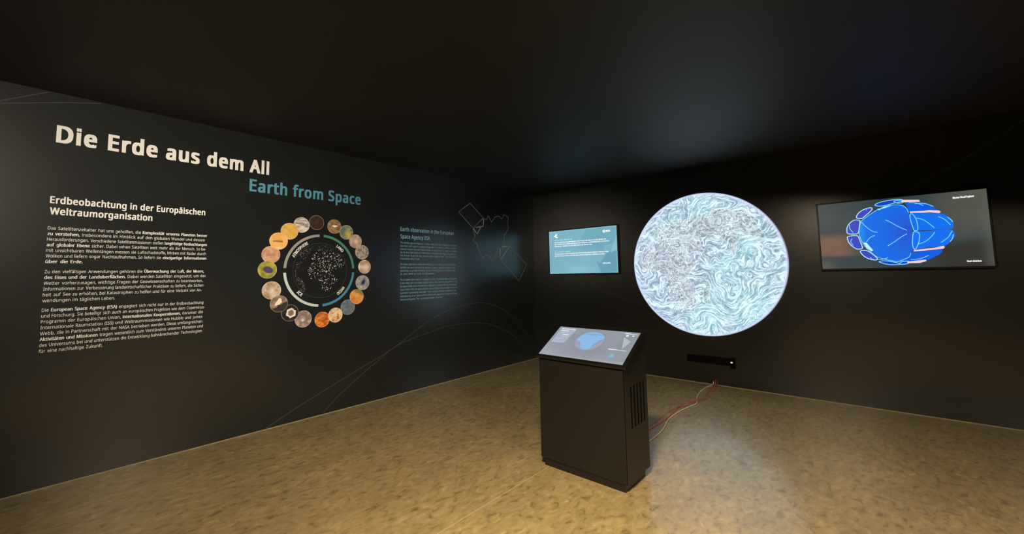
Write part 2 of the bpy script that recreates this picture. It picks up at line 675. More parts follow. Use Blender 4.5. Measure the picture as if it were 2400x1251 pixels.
def colour_panel(name, fr, u0, u1, v0, v1, h, nx, ny, fn, material, parent):
    U, V = np.meshgrid(np.linspace(0, 1, nx), np.linspace(0, 1, ny))
    U, V = U.ravel(), V.ravel()
    pts = fr.p(np.c_[u0 + U * (u1 - u0), v0 + V * (v1 - v0)], h)
    return build(name, pts, grid_faces(nx, ny), material, parent, False, fn(U, V))


def frame_ring(fr, hu, hv, iu, iv, h0, h1):
    """a rectangular bezel with a recessed window and a closed back"""
    o = np.array([(-hu, -hv), (hu, -hv), (hu, hv), (-hu, hv)])
    i = np.array([(-iu, -iv), (iu, -iv), (iu, iv), (-iu, iv)])
    v = np.concatenate([fr.p(o, h0), fr.p(o, h1), fr.p(i, h1), fr.p(i, h1 - 0.006)])
    f = [[3, 2, 1, 0]]
    for k in range(4):
        j = (k + 1) % 4
        f += [[k, j, 4 + j, 4 + k], [4 + k, 4 + j, 8 + j, 8 + k], [8 + k, 8 + j, 12 + j, 12 + k]]
    return v, f


# teal information screen
SCX, SCZ = 1.077, 2.0115
FS = Frame((SCX, 0, SCZ), (1, 0, 0), (0, 0, 1))
sc = empty('information_screen', (SCX, 0, SCZ - 0.42), 'teal information screen with white text between corner and globe disc', 'screen')
v, f = frame_ring(FS, 0.712, 0.420, 0.690, 0.398, 0.0006, 0.034)
bevel(build('bezel', v, f, M_BLACKGLOSS, sc), 0.003)


def teal_bg(U, V):
    c = np.ones((len(U), 3)) * nlin((126, 182, 200))
    x, y = (U - 0.5) * 1.38, (V - 0.5) * 0.796
    c = mix(c, nlin((112, 172, 190)), sstep(0, 0.02, (x - 0.101) - (y - 0.386) * 0.65) * sstep(0.0, 0.08, y - 0.05) * 0.8)
    c = mix(c, nlin((104, 160, 182)), inside([(0.293, -0.199), (0.36, -0.23), (0.5, -0.05), (0.69, 0.0), (0.69, -0.4), (0.369, -0.4)], x, y).astype(float) * 0.9)
    c = mix(c, nlin((138, 196, 212)), inside([(0.567, -0.06), (0.69, -0.01), (0.69, 0.25), (0.62, 0.1)], x, y).astype(float) * 0.9)
    c = mix(c, nlin((142, 204, 220)), np.clip(np.exp(-((x + 0.05) ** 2 / 0.08 + (y + 0.33) ** 2 / 0.006)), 0, 1) * 0.7)
    c = mix(c, nlin((110, 160, 190)), inside([(-0.1, 0.06), (0.35, 0.14), (0.47, 0.1), (0.42, -0.02), (0.0, 0.01)], x, y).astype(float) * 0.5)
    e = np.maximum(sstep(0.66, 0.69, np.abs(x)), sstep(0.375, 0.398, np.abs(y)))
    c = mix(c, nlin((150, 208, 222)), e * 0.6)
    c *= (0.97 + 0.06 * vnoise(x, y, 6, 3))[:, None]
    return c


M_SCR = attr_mat('screen_light', 0.95, 0.25, 0.3)
disp = colour_panel('display', FS, -0.690, 0.690, -0.398, 0.398, 0.0275, 100, 60, teal_bg, M_SCR, sc)
E_WHITE = emat('screen_white', (255, 255, 255), 1.0)
E_PALE = emat('screen_pale_cyan', (196, 240, 250), 1.0)
HS = 0.029


def flat(name, fr, vf, h, material, parent):
    v, f = vf
    return build(name, fr.p(v, h), f, material, parent)


for s, u0, u1, vv, cap, b, m in (
        ('Rund um die Erde', -0.567, -0.181, 0.216, 0.026, 0.012, E_PALE),
        ('Die Visualisierung zeigt die globalen Strömungen der Meere und der Winde. Die', -0.571, 0.491, 0.172, 0.024, 0.03, E_WHITE),
        ('Daten werden von Satelliten gemessen und in Modellen zusammengeführt und laufend', -0.572, 0.545, 0.136, 0.024, 0.03, E_WHITE),
        ('aktualisiert. Wählen Sie am Bildschirm ein Thema aus.', -0.567, 0.221, 0.099, 0.024, 0.03, E_WHITE),
        ('Around the world', -0.571, -0.230, -0.005, 0.024, 0.012, E_PALE),
        ('The visualisation shows the global currents of ocean and atmosphere. Choose a topic', -0.572, 0.533, -0.044, 0.024, 0.03, E_WHITE),
        ('on the touch screen to see the data measured by the satellites in orbit.', -0.573, 0.455, -0.081, 0.024, 0.03, E_WHITE),
        ('ZUM GLOBUS', 0.407, 0.559, -0.245, 0.026, 0.035, E_WHITE)):
    flat('text_line', FS, set_line(s, u0, u1, vv, cap, b, 1), HS, m, disp)
# round agency emblem and word mark
cc = circ[::5]
flat('emblem', FS, (np.array([0.456, 0.317]) + cc * 0.026, [list(range(32))]), HS, E_WHITE, disp)
flat('emblem_mark', FS, set_line('e', 0.446, 0.470, 0.306, 0.036, 0.02, 2), HS + 0.0008, emat('screen_teal', (110, 172, 190), 0.95), disp)
flat('word_mark', FS, set_line('esa', 0.489, 0.568, 0.302, 0.040, 0.04, 2), HS, E_WHITE, disp)
# bird-like icon, top left
flat('icon', FS, (np.array([(-0.585, 0.30), (-0.555, 0.317), (-0.535, 0.352), (-0.52, 0.33), (-0.492, 0.345), (-0.508, 0.315), (-0.53, 0.30), (-0.512, 0.283), (-0.488, 0.288), (-0.500, 0.268), (-0.528, 0.268), (-0.555, 0.285)]), [list(range(12))]), HS, E_WHITE, disp)

# right-hand monitor
TX, TZ = 5.1695, 2.009
FT = Frame((TX, 0, TZ), (1, 0, 0), (0, 0, 1))
tv = empty('wall_monitor', (TX, 0, TZ - 0.414), 'wide wall monitor showing a bright blue segmented dome shape', 'monitor')
v, f = frame_ring(FT, 0.7095, 0.414, 0.692, 0.396, 0.018, 0.062)
bevel(build('bezel', v, f, M_BLACKGLOSS, tv), 0.003)
v, f = boxm(TX - 0.25, TX + 0.25, -0.018, -0.0006, TZ - 0.2, TZ + 0.2)
build('wall_bracket', v, f, M_BLACKMETAL, tv)


def tv_bg(U, V):
    c = np.ones((len(U), 3)) * nlin((60, 72, 74))
    c = mix(c, nlin((44, 60, 66)), sstep(0.25, 0.5, U) * sstep(0.75, 0.5, U))
    c = mix(c, nlin((86, 86, 76)), sstep(0.62, 0.9, U) * sstep(0.25, 0.7, V))
    c = mix(c, nlin((52, 52, 48)), sstep(0.55, 0.8, U) * sstep(0.42, 0.25, V + 0.12 * (1 - U)))
    band = sstep(0.58, 0.42, V) * sstep(0.16, 0.22, V) * sstep(0.30, 0.12, U)
    c = mix(c, nlin((128, 96, 80)), band * 0.9)
    c = mix(c, nlin((92, 92, 88)), sstep(0.2, 0.05, V) * sstep(0.15, 0.0, U))
    c = mix(c, nlin((92, 96, 88)), sstep(0.93, 1.0, U) * 0.5)
    c *= (0.9 + 0.2 * vnoise(U, V, 9, 4))[:, None]
    return c


tdisp = colour_panel('display', FT, -0.692, 0.692, -0.396, 0.396, 0.0565, 60, 36, tv_bg, M_SCR, tv)
DOME = [[-0.297, 0.158], [-0.214, 0.228], [-0.124, 0.287], [-0.03, 0.314], [0.052, 0.304], [0.09, 0.27], [0.109, 0.211], [0.114, 0.136], [0.124, 0.004], [0.122, -0.126], [0.113, -0.2], [0.094, -0.236], [0.077, -0.282], [0.029, -0.308], [-0.027, -0.329], [-0.108, -0.303], [-0.184, -0.271], [-0.237, -0.21], [-0.29, -0.129], [-0.32, -0.028], [-0.322, 0.061]]
PET = {
    'a': ([[-0.335, 0.202], [-0.317, 0.25], [-0.269, 0.289], [-0.209, 0.307], [-0.191, 0.295], [-0.204, 0.267], [-0.267, 0.205], [-0.291, 0.189]], 1),
    'b': ([[-0.433, 0.05], [-0.426, 0.1], [-0.396, 0.148], [-0.359, 0.174], [-0.322, 0.172], [-0.308, 0.159], [-0.315, 0.1], [-0.332, 0.022], [-0.363, 0.01], [-0.423, 0.019]], 1),
    'c': ([[-0.434, -0.03], [-0.426, -0.016], [-0.379, -0.009], [-0.338, -0.017], [-0.323, -0.068], [-0.306, -0.148], [-0.315, -0.167], [-0.353, -0.17], [-0.388, -0.143], [-0.423, -0.091]], 1),
    'd': ([[-0.328, -0.201], [-0.302, -0.188], [-0.258, -0.2], [-0.211, -0.25], [-0.185, -0.29], [-0.2, -0.304], [-0.25, -0.293], [-0.299, -0.256]], 1),
    'e': ([[-0.164, 0.331], [-0.119, 0.359], [-0.033, 0.372], [0.05, 0.371], [0.069, 0.349], [-0.001, 0.334], [-0.107, 0.314]], 0),
    'g': ([[0.093, 0.317], [0.069, 0.354], [0.136, 0.349], [0.225, 0.314], [0.28, 0.279], [0.327, 0.223], [0.331, 0.2], [0.224, 0.212], [0.12, 0.22]], 2),
    'h': ([[0.118, 0.201], [0.158, 0.206], [0.286, 0.187], [0.36, 0.174], [0.407, 0.133], [0.436, 0.076], [0.435, 0.031], [0.421, 0.006], [0.336, 0.004], [0.157, 0.008], [0.132, 0.022]], 3),
    'i': ([[0.13, -0.006], [0.208, -0.005], [0.335, -0.0], [0.415, -0.004], [0.439, -0.04], [0.433, -0.084], [0.399, -0.135], [0.347, -0.177], [0.228, -0.183], [0.123, -0.201], [0.115, -0.126]], 3),
    'j': ([[0.115, -0.219], [0.225, -0.215], [0.332, -0.212], [0.317, -0.256], [0.264, -0.294], [0.205, -0.324], [0.086, -0.347], [0.039, -0.355], [-0.001, -0.344], [0.077, -0.282]], 2),
    'k': ([[-0.173, -0.324], [-0.116, -0.317], [-0.008, -0.349], [-0.016, -0.363], [-0.084, -0.361], [-0.139, -0.345]], 0),
    'l': ([[-0.005, -0.349], [0.02, -0.331], [0.067, -0.328], [0.066, -0.351], [0.018, -0.362]], 0),
    'f': ([[0.001, 0.358], [0.069, 0.358], [0.067, 0.33], [0.02, 0.332]], 0)}
PINK = [[[0.063, 0.364], [0.201, 0.345], [0.206, 0.323], [0.061, 0.336]],
        [[0.117, 0.225], [0.225, 0.219], [0.27, 0.223], [0.344, 0.21], [0.356, 0.192], [0.342, 0.18], [0.274, 0.197], [0.217, 0.199], [0.119, 0.21]],
        [[0.116, -0.208], [0.214, -0.196], [0.284, -0.189], [0.347, -0.172], [0.359, -0.187], [0.345, -0.204], [0.257, -0.211], [0.193, -0.218], [0.118, -0.221]],
        [[0.057, -0.332], [0.147, -0.322], [0.205, -0.315], [0.21, -0.331], [0.158, -0.35], [0.062, -0.351]]]
OVAL = [[[0.118, 0.192], [0.135, 0.197], [0.155, 0.159], [0.167, 0.102], [0.169, 0.037], [0.164, 0.012], [0.138, 0.01], [0.128, 0.059], [0.117, 0.135]],
        [[0.129, -0.015], [0.15, -0.006], [0.172, -0.019], [0.175, -0.065], [0.16, -0.138], [0.137, -0.192], [0.123, -0.196], [0.114, -0.135]]]
STROKES = [[[-0.09, 0.152], [-0.05, 0.124], [0.014, 0.065], [0.079, 0.017]], [[-0.087, -0.148], [-0.032, -0.107], [0.019, -0.063], [0.079, -0.021]], [[-0.294, 0.143], [-0.24, 0.064], [-0.199, 0.026], [-0.164, 0.013]], [[-0.266, -0.091], [-0.233, -0.045], [-0.188, -0.019]], [[0.154, 0.15], [0.211, 0.126], [0.259, 0.075], [0.293, 0.026]], [[0.153, -0.145], [0.213, -0.119], [0.261, -0.072], [0.296, -0.02]], [[0.333, 0.145], [0.374, 0.113], [0.402, 0.07], [0.415, 0.046]], [[0.331, -0.138], [0.384, -0.09], [0.409, -0.047], [0.423, -0.017]], [[0.117, 0.324], [0.179, 0.311], [0.229, 0.277]], [[0.089, -0.31], [0.161, -0.304], [0.231, -0.27]], [[-0.145, 0.284], [-0.088, 0.287], [-0.03, 0.309]], [[-0.179, -0.3], [-0.129, -0.297], [-0.096, -0.279]], [[-0.122, -0.302], [-0.074, -0.314], [-0.013, -0.33], [0.077, -0.282]], [[-0.24, 0.281], [-0.235, 0.3], [-0.209, 0.302]], [[-0.241, -0.269], [-0.239, -0.288], [-0.214, -0.297]], [[-0.401, 0.123], [-0.404, 0.078], [-0.377, 0.026]], [[-0.393, -0.043], [-0.407, -0.082], [-0.387, -0.123]], [[0.4, 0.133], [0.425, 0.099], [0.433, 0.076]], [[0.429, -0.057], [0.416, -0.105], [0.399, -0.131]], [[0.166, 0.308], [0.243, 0.298], [0.304, 0.258]]]
E_BLUE = [emat('screen_blue_deep', (20, 62, 190), 1.0), emat('screen_indigo', (58, 72, 190), 1.0), emat('screen_blue_mid', (14, 92, 226), 1.0), emat('screen_blue_bright', (12, 112, 240), 1.0)]
E_CYAN = emat('screen_cyan_line', (118, 205, 255), 1.0)
E_PINK = emat('screen_pink', (246, 206, 206), 1.0)


def dome_col(U, V):
    c = np.ones((len(U), 3)) * nlin((26, 100, 226))
    return c


# the dome: a fan with colour varying from bright rim to deep centre right
dp = smooth_pts(DOME, 5, True)
ctr = np.array([-0.08, 0.0])
rings = np.linspace(0.02, 1, 12)
dv, dcol = [], []
for r_ in rings:
    q = ctr + (dp - ctr) * r_
    dv.append(q)
    t = np.clip((q[:, 0] + 0.3) / 0.42, 0, 1)
    t2 = np.clip((0.32 - np.abs(q[:, 1])) / 0.3, 0, 1) * sstep(0.3, 0.95, t)
    cc_ = nlin((18, 112, 236)) * (1 - t2[:, None]) + nlin((40, 88, 214)) * t2[:, None]
    edge = sstep(0.1, 0.0, t)
    dcol.append(cc_ * (1 - edge[:, None]) + nlin((30, 140, 244)) * edge[:, None])
m_ = len(dp)
df = [[a * m_ + i, a * m_ + (i + 1) % m_, (a + 1) * m_ + (i + 1) % m_, (a + 1) * m_ + i] for a in range(11) for i in range(m_)] + [list(range(m_))]
dv = np.concatenate(dv)
ar_ = 0.5 * np.sum(dp[:, 0] * np.roll(dp[:, 1], -1) - np.roll(dp[:, 0], -1) * dp[:, 1])
build('dome_shape', FT.p(dv, 0.0572), [q[::-1] for q in df] if ar_ > 0 else df, M_SCR, tdisp, False, np.concatenate(dcol))
H_T = 0.0578
for k, (poly, ci) in PET.items():
    pp_ = smooth_pts(poly, 5, True)
    a = np.sum(pp_[:, 0] * np.roll(pp_[:, 1], -1) - np.roll(pp_[:, 0], -1) * pp_[:, 1])
    if a < 0: pp_ = pp_[::-1]
    flat('petal_shape', FT, (pp_, [list(range(len(pp_)))]), H_T, E_BLUE[ci], tdisp)
    if ci in (0, 1):
        v, f = ribbon(FT, pp_, 0.009, H_T, H_T + 0.0006, True)
        build('petal_outline', v, f, E_CYAN if ci == 0 else emat('screen_white_cyan', (176, 226, 255), 1.0), tdisp)
for poly in OVAL:
    v, f = ribbon(FT, smooth_pts(poly, 5, True), 0.008, H_T, H_T + 0.0006, True)
    build('oval_outline', v, f, E_CYAN, tdisp)
for poly in PINK:
    pp_ = np.array(poly)
    a = np.sum(pp_[:, 0] * np.roll(pp_[:, 1], -1) - np.roll(pp_[:, 0], -1) * pp_[:, 1])
    if a < 0: pp_ = pp_[::-1]
    flat('pink_bar', FT, (pp_, [list(range(len(pp_)))]), H_T + 0.0008, E_PINK, tdisp)
for s in STROKES:
    v, f = ribbon(FT, smooth_pts(s, 4), 0.0075, H_T, H_T + 0.0007)
    build('line_stroke', v, f, E_CYAN, tdisp)
v, f = ribbon(FT, smooth_pts(DOME[:7], 5), 0.007, H_T, H_T + 0.0005)
build('dome_outline', v, f, E_CYAN, tdisp)
v, f = ribbon(FT, smooth_pts(DOME[11:] + DOME[:1], 5), 0.006, H_T, H_T + 0.0005)
build('dome_outline', v, f, E_CYAN, tdisp)
flat('highlight', FT, (np.array([[-0.295, -0.094], [-0.27, -0.16], [-0.229, -0.203], [-0.214, -0.192], [-0.266, -0.101]]), [[0, 1, 2, 3, 4]]), H_T + 0.0004, E_PALE, tdisp)
flat('highlight', FT, (np.array([[-0.14, 0.268], [-0.06, 0.298], [-0.02, 0.315], [-0.08, 0.31], [-0.13, 0.288]]), [[0, 1, 2, 3, 4]]), H_T + 0.0004, E_PALE, tdisp)
flat('text_line', FT, set_line('Mission Visual Explorer', 0.452, 0.605, 0.322, 0.021, 0.06, 1), H_T, E_WHITE, tdisp)
flat('text_line', FT, set_line('Start drücken', 0.503, 0.606, -0.352, 0.019, 0.06, 1), H_T, E_WHITE, tdisp)

# ------------------------------------------------------------------ black bar on the back wall
sb = empty('wall_bar', (3.11, 0, 0.29), 'narrow black bar mounted on wall under the globe disc with white spot', 'bar')
v, f = boxm(2.80, 3.42, -0.035, -0.0006, 0.297, 0.392)
bevel(build('bar_body', v, f, M_DEEP, sb), 0.004)
v, f = boxm(3.375, 3.43, -0.045, -0.0006, 0.262, 0.402)
bevel(build('end_cap', v, f, M_DEEP, sb), 0.004)
FB = Frame((3.395, -0.045, 0.345), (1, 0, 0), (0, 0, 1))
v, f = prism(FB, circ[::10] * np.array([0.015, 0.011]), 0.0, 0.003)
build('indicator_light', v, f, emat('white_indicator', (215, 215, 205), 1.0), sb)['label'] = 'small white indicator light'

# ------------------------------------------------------------------ touch kiosk
KX0, KX1, KYF, KYB = 2.742, 3.516, -3.598, -3.192
SYF, SZF, SYB, SZB = -3.622, 0.905, -3.206, 1.137
tilt = (SZB - SZF) / (SYB - SYF)
kk = empty('touch_kiosk', (3.13, -3.40, 0), 'black floor-standing kiosk with tilted touch screen', 'kiosk')


def ztop(y, drop=0.040):
    return SZF + (y - SYF) * tilt - drop


v, f = boxm(2.772, 3.494, -3.588, -3.240, 0, 0.07)
build('plinth', v, f, M_BLACKMETAL, kk)
# body shell without the right side, which carries the vents
zb0 = 0.062
x0, x1, yf, yb = KX0, KX1, KYF, KYB
V = [(x0, yf, zb0), (x1, yf, zb0), (x1, yb, zb0), (x0, yb, zb0), (x0, yf, ztop(yf)), (x1, yf, ztop(yf)), (x1, yb, ztop(yb)), (x0, yb, ztop(yb))]
build('body', V, [[3, 2, 1, 0], [4, 5, 6, 7], [0, 1, 5, 4], [2, 3, 7, 6], [3, 0, 4, 7]], M_BLACKMETAL, kk)
FK = Frame((x1, 0, 0), (0, 1, 0), (0, 0, 1))
SL0, SL1, SZ0, SZ1, NS = -3.512, -3.228, 0.432, 0.742, 5
pitch = (SL1 - SL0) / NS
sw = 0.024
edges = [SL0 + pitch * (i + 0.5) for i in range(NS)]
pn = []
TP = -0.004
pn.append(prism(FK, [(yf, zb0), (yb, zb0), (yb, SZ0), (yf, SZ0)], TP, 0))
pn.append(prism(FK, [(yf, SZ1), (yb, SZ1), (yb, ztop(yb)), (yf, ztop(yf))], TP, 0))
pn.append(prism(FK, [(yf, SZ0), (edges[0] - sw / 2, SZ0), (edges[0] - sw / 2, SZ1), (yf, SZ1)], TP, 0))
pn.append(prism(FK, [(edges[-1] + sw / 2, SZ0), (yb, SZ0), (yb, SZ1), (edges[-1] + sw / 2, SZ1)], TP, 0))
v, f = join(pn)
side = build('side_panel', v, f, M_BLACKMETAL, kk)
for i in range(NS - 1):
    v, f = prism(FK, [(edges[i] + sw / 2, SZ0), (edges[i + 1] - sw / 2, SZ0), (edges[i + 1] - sw / 2, SZ1), (edges[i] + sw / 2, SZ1)], TP, 0)
    build('vent_slat', v, f, M_BLACKMETAL, side)
v, f = boxm(x1 - 0.03, x1 - 0.026, SL0 - 0.02, SL1 + 0.02, SZ0 - 0.03, SZ1 + 0.03)
build('vent_backing', v, f, M_DEEP, side)
# shadow-gap neck and the screen slab
ey = np.array([0, SYB - SYF, SZB - SZF])
KL = np.linalg.norm(ey)
ey /= KL
FD = Frame((2.712, SYF, SZF), (1, 0, 0), ey)
KW = 3.540 - 2.712
v, f = prism(FD, [(0.045, 0.035), (KW - 0.035, 0.035), (KW - 0.035, KL - 0.01), (0.045, KL - 0.01)], -0.050, -0.019)
build('screen_neck', v, f, M_DEEP, kk)
v, f = prism(FD, [(0, 0), (KW, 0), (KW, KL), (0, KL)], -0.022, 0)
slab = bevel(build('screen_slab', v, f, M_BLACKGLOSS, kk), 0.003)


def kiosk_bg(U, V):
    x, y = U * 0.772 + 0.026, V * 0.402 + 0.028
    c = np.ones((len(U), 3)) * nlin((150, 156, 168))
    c = mix(c, nlin((168, 172, 176)), sstep(0.1, 0.0, V) + 0 * U)
    c = mix(c, nlin((160, 168, 180)), sstep(0.3, 0.0, U) * sstep(0.5, 0.1, V))
    c = mix(c, nlin((136, 138, 150)), np.exp(-((x - 0.41) ** 2 + (y - 0.26) ** 2) / 0.03) * 0.6)
    c = mix(c, nlin((138, 148, 156)), sstep(0.83, 0.86, U) * sstep(0.4, 0.5, V) * 0.5)
    c *= (0.95 + 0.1 * vnoise(U, V, 7, 5))[:, None]
    return c


kd = colour_panel('display', FD, 0.026, 0.798, 0.028, 0.430, 0.0008, 48, 28, kiosk_bg, M_SCR, slab)
HK = 0.0016
hp = np.array([0.407, 0.265]) + np.c_[np.cos(ang[::4]) * 0.127, np.sin(ang[::4]) * 0.127]
flat('globe_halo', FD, (hp, [list(range(40))]), HK, emat('kiosk_halo', (158, 164, 184), 0.95), kd)
land = smooth_pts([(0.288, 0.259), (0.299, 0.314), (0.333, 0.365), (0.389, 0.384), (0.453, 0.381), (0.507, 0.35), (0.525, 0.315), (0.497, 0.282), (0.463, 0.211), (0.449, 0.166), (0.413, 0.146), (0.374, 0.161), (0.348, 0.215), (0.32, 0.248)], 4, True)[::-1]
flat('globe_land', FD, (land, [list(range(len(land)))]), HK + 0.0006, emat('kiosk_blue', (140, 190, 232), 0.95), kd)
for q in ([(0.46, 0.205), (0.485, 0.245), (0.52, 0.30)], [(0.345, 0.345), (0.42, 0.36), (0.49, 0.352)], [(0.38, 0.335), (0.41, 0.345), (0.44, 0.34)]):
    v, f = ribbon(FD, smooth_pts(q, 4), 0.006, HK + 0.0006, HK + 0.001)
    build('map_line', v, f, emat('kiosk_line', (112, 150, 196), 0.95), kd)
flat('menu_panel', FD, (np.array([(0.053, 0.201), (0.189, 0.206), (0.212, 0.408), (0.054, 0.416)]), [[0, 1, 2, 3]]), HK, emat('kiosk_panel', (172, 182, 198), 0.95), kd)
E_KW = emat('kiosk_white', (232, 238, 244), 1.0)
for k, (a, b, vv) in enumerate(((0.062, 0.205, 0.400), (0.066, 0.150, 0.372), (0.075, 0.16, 0.345), (0.115, 0.175, 0.318), (0.115, 0.178, 0.290), (0.07, 0.15, 0.262), (0.062, 0.17, 0.216))):
    flat('menu_line', FD, (np.array([(a, vv - 0.005), (b, vv - 0.005), (b, vv + 0.005), (a, vv + 0.005)]), [[0, 1, 2, 3]]), HK + 0.0006, E_KW if k in (0, 1, 3) else E_BLUE[1] if False else emat('kiosk_pale', (188, 198, 222), 0.95), kd)
flat('satellite_cone', FD, (np.array([(0.682, 0.359), (0.724, 0.204), (0.76, 0.306)]), [[0, 1, 2]]), HK, emat('kiosk_cone', (182, 192, 196), 0.95), kd)
flat('round_button', FD, (np.array([0.704, 0.378]) + circ[::10] * 0.013, [list(range(16))]), HK, E_KW, kd)
flat('round_button', FD, (np.array([0.754, 0.380]) + circ[::10] * 0.009, [list(range(16))]), HK, E_KW, kd)
for a, b, vv, hh in ((0.674, 0.72, 0.407, 0.005), (0.72, 0.782, 0.402, 0.003), (0.615, 0.691, 0.190, 0.005), (0.691, 0.766, 0.188, 0.0025)):
    flat('slider_bar', FD, (np.array([(a, vv - hh), (b, vv - hh), (b, vv + hh), (a, vv + hh)]), [[0, 1, 2, 3]]), HK, E_KW, kd)
flat('cyan_button', FD, (np.array([0.678, 0.119]) + circ[::10] * np.array([0.015, 0.020]), [list(range(16))]), HK, emat('kiosk_cyan', (110, 196, 212), 1.0), kd)
flat('cyan_button_base', FD, (np.array([(0.65, 0.103), (0.70, 0.101), (0.70, 0.106), (0.65, 0.108)]), [[0, 1, 2, 3]]), HK, emat('kiosk_cyan_pale', (168, 206, 214), 1.0), kd)

# ------------------------------------------------------------------ cables on the floor


def cable(name, pts, r, material, label):
    p3 = smooth_pts([(x, y, z) for x, y, z in pts], 8)
    v, f = tube(p3, r, 8)
    o = build(name, v, f, material, None, True)
    return tag(o, label, 'cable')


R_ = 0.008
cable('power_cable', [(3.141, -0.012, 0.05), (3.135, -0.05, 0.012), (3.104, -0.343, R_), (3.127, -0.664, R_), (3.181, -0.932, R_), (3.230, -1.094, R_), (3.196, -1.33, R_), (3.172, -1.547, R_), (3.173, -1.856, R_), (3.217, -2.086, R_), (3.243, -2.249, R_), (3.25, -2.43, R_), (3.246, -2.60, R_), (3.20, -2.95, R_), (3.16, -3.23, R_)], R_, mat('cream_cable', (0.62, 0.55, 0.40), 0.45), 'cream cable winding over the floor from wall to kiosk')
cable('network_cable', [(3.170, -0.012, 0.07), (3.168, -0.05, 0.018), (3.189, -0.357, 0.006), (3.225, -0.80, 0.006), (3.195, -0.965, 0.027), (3.150, -1.10, 0.006), (3.109, -1.213, 0.006), (3.124, -1.547, 0.006), (3.140, -1.75, 0.006), (3.148, -1.969, 0.006), (3.128, -2.267, 0.006), (3.10, -2.7, 0.006), (3.08, -3.23, 0.006)], 0.0055, mat('red_cable', (0.50, 0.10, 0.11), 0.45), 'red cable lying beside the cream cable behind the kiosk')
cable('network_cable', [(3.195, -0.012, 0.06), (3.197, -0.05, 0.016), (3.230, -0.36, 0.005), (3.262, -0.80, 0.005), (3.235, -0.98, 0.030), (3.205, -1.07, 0.030), (3.165, -1.25, 0.010), (3.118, -1.42, 0.028), (3.080, -1.62, 0.005), (3.092, -2.0, 0.005), (3.085, -2.30, 0.005), (3.07, -2.75, 0.005), (3.04, -3.23, 0.005)], 0.0045, mat('dull_pink_cable', (0.36, 0.15, 0.12), 0.5), 'thin dull pink cable looping loosely along the red one')

# ------------------------------------------------------------------ lettering on the left wall
H_V = 0.002


def letters(name, label, cat, lines, material, fr=LEFT, gap=0.0, part='letter', root_uv=None):
    """lines: list of (v, f) laid out on the wall; every letter or word becomes a part"""
    allv = np.concatenate([l[0] for l in lines])
    c = fr.p(np.array([[(allv[:, 0].min() + allv[:, 0].max()) / 2, allv[:, 1].min()]]))[0]
    root = empty(name, tuple(c), label, cat)
    for v, f in lines:
        for vi, fi in islands(v, f, gap):
            flat(part, fr, (vi, fi), H_V, material, root)
    return root


letters('title_lettering', 'large white title Die Erde aus dem All', 'lettering', [set_line('Die Erde aus dem All', -6.503, -4.866, 2.763, 0.136, 0.042, 5, 1.14)], M_WHITE)
letters('subtitle_lettering', 'teal blue subtitle Earth from Space below the white title', 'lettering', [set_line('Earth from Space', -5.057, -3.742, 2.556, 0.127, 0.034, 5, 1.12)], M_TEAL)
letters('heading_lettering', 'white two-line heading Erdbeobachtung in der Europäischen Weltraumorganisation', 'lettering',
        [set_line('Erdbeobachtung in der Europäischen', -6.511, -5.447, 2.250, 0.055, 0.034, 3, 1.08), set_line('Weltraumorganisation', -6.508, -5.857, 2.158, 0.055, 0.034, 3, 1.08)], M_WHITE, gap=0.012, part='word')

GER = [
    (2.043, 0.0453, [
        ('Das Satellitenzeitalter hat uns geholfen, die *Komplexität unseres Planeten besser*', 1.09),
        ('*zu verstehen,* insbesondere im Hinblick auf den globalen Wandel und dessen', 1.07),
        ('Herausforderungen. Verschiedene Satellitenmissionen stellen *langfristige Beobachtungen*', 1.09),
        ('*auf globaler Ebene* sicher. Dabei sehen Satelliten weit mehr als der Mensch. So be-', 1.083),
        ('mit unsichtbaren Wellenlängen messen sie Luftschadstoffe, blicken mit Radar durch', 1.085),
        ('Wolken und liefern sogar Nachtaufnahmen. So liefern sie *einzigartige Informationen*', 1.09),
        ('*über die Erde.*', 0.215)],
     'top white German paragraph under the heading, seven lines'),
    (1.689, 0.0462, [
        ('Zu den vielfältigen Anwendungen gehören die *Überwachung der Luft, der Meere,*', 1.075),
        ('*des Eises und der Landoberflächen.* Dabei werden Satelliten eingesetzt, um das', 1.09),
        ('Wetter vorherzusagen, wichtige Fragen der Geowissenschaften zu beantworten,', 1.068),
        ('Informationen zur Verbesserung landwirtschaftlicher Praktiken zu liefern, die Sicher-', 1.08),
        ('heit auf See zu erhöhen, bei Katastrophen zu helfen und für eine Vielzahl von An-', 1.063),
        ('wendungen im täglichen Leben.', 0.43)],
     'middle white German paragraph, six lines'),
    (1.382, 0.0460, [
        ('Die *European Space Agency (ESA)* engagiert sich nicht nur in der Erdbeobachtung', 1.08),
        ('und Forschung. Sie beteiligt sich auch an europäischen Projekten wie dem Copernicus-', 1.093),
        ('Programm der Europäischen Union, *internationalen Kooperationen,* darunter die', 1.08),
        ('Internationale Raumstation (ISS) und Weltraummissionen wie Hubble und James', 1.077),
        ('Webb, die in Partnerschaft mit der NASA betrieben werden. Diese umfangreichen', 1.077),
        ('*Aktivitäten und Missionen* tragen wesentlich zum Verständnis unseres Planeten und', 1.085),
        ('des Universums bei und unterstützen die Entwicklung bahnbrechender Technologien', 1.077),
        ('für eine nachhaltige Zukunft.', 0.37)],
     'bottom white German paragraph, eight lines')]


def paragraph(u0, vtop, pitch_, lines, label, material, cap, light, bold, name='text_paragraph', group=None):
    vb = vtop - pitch_ * (len(lines) - 1)
    root = empty(name, (0, u0 + 0.54, vb - cap), label, 'text', group)
    for k, (s, wd) in enumerate(lines):
        v, f = rich_line(s, u0, wd, vtop - pitch_ * k - cap * 0.42, cap, light, bold)
        flat('text_line', LEFT, (v, f), H_V, material, root)


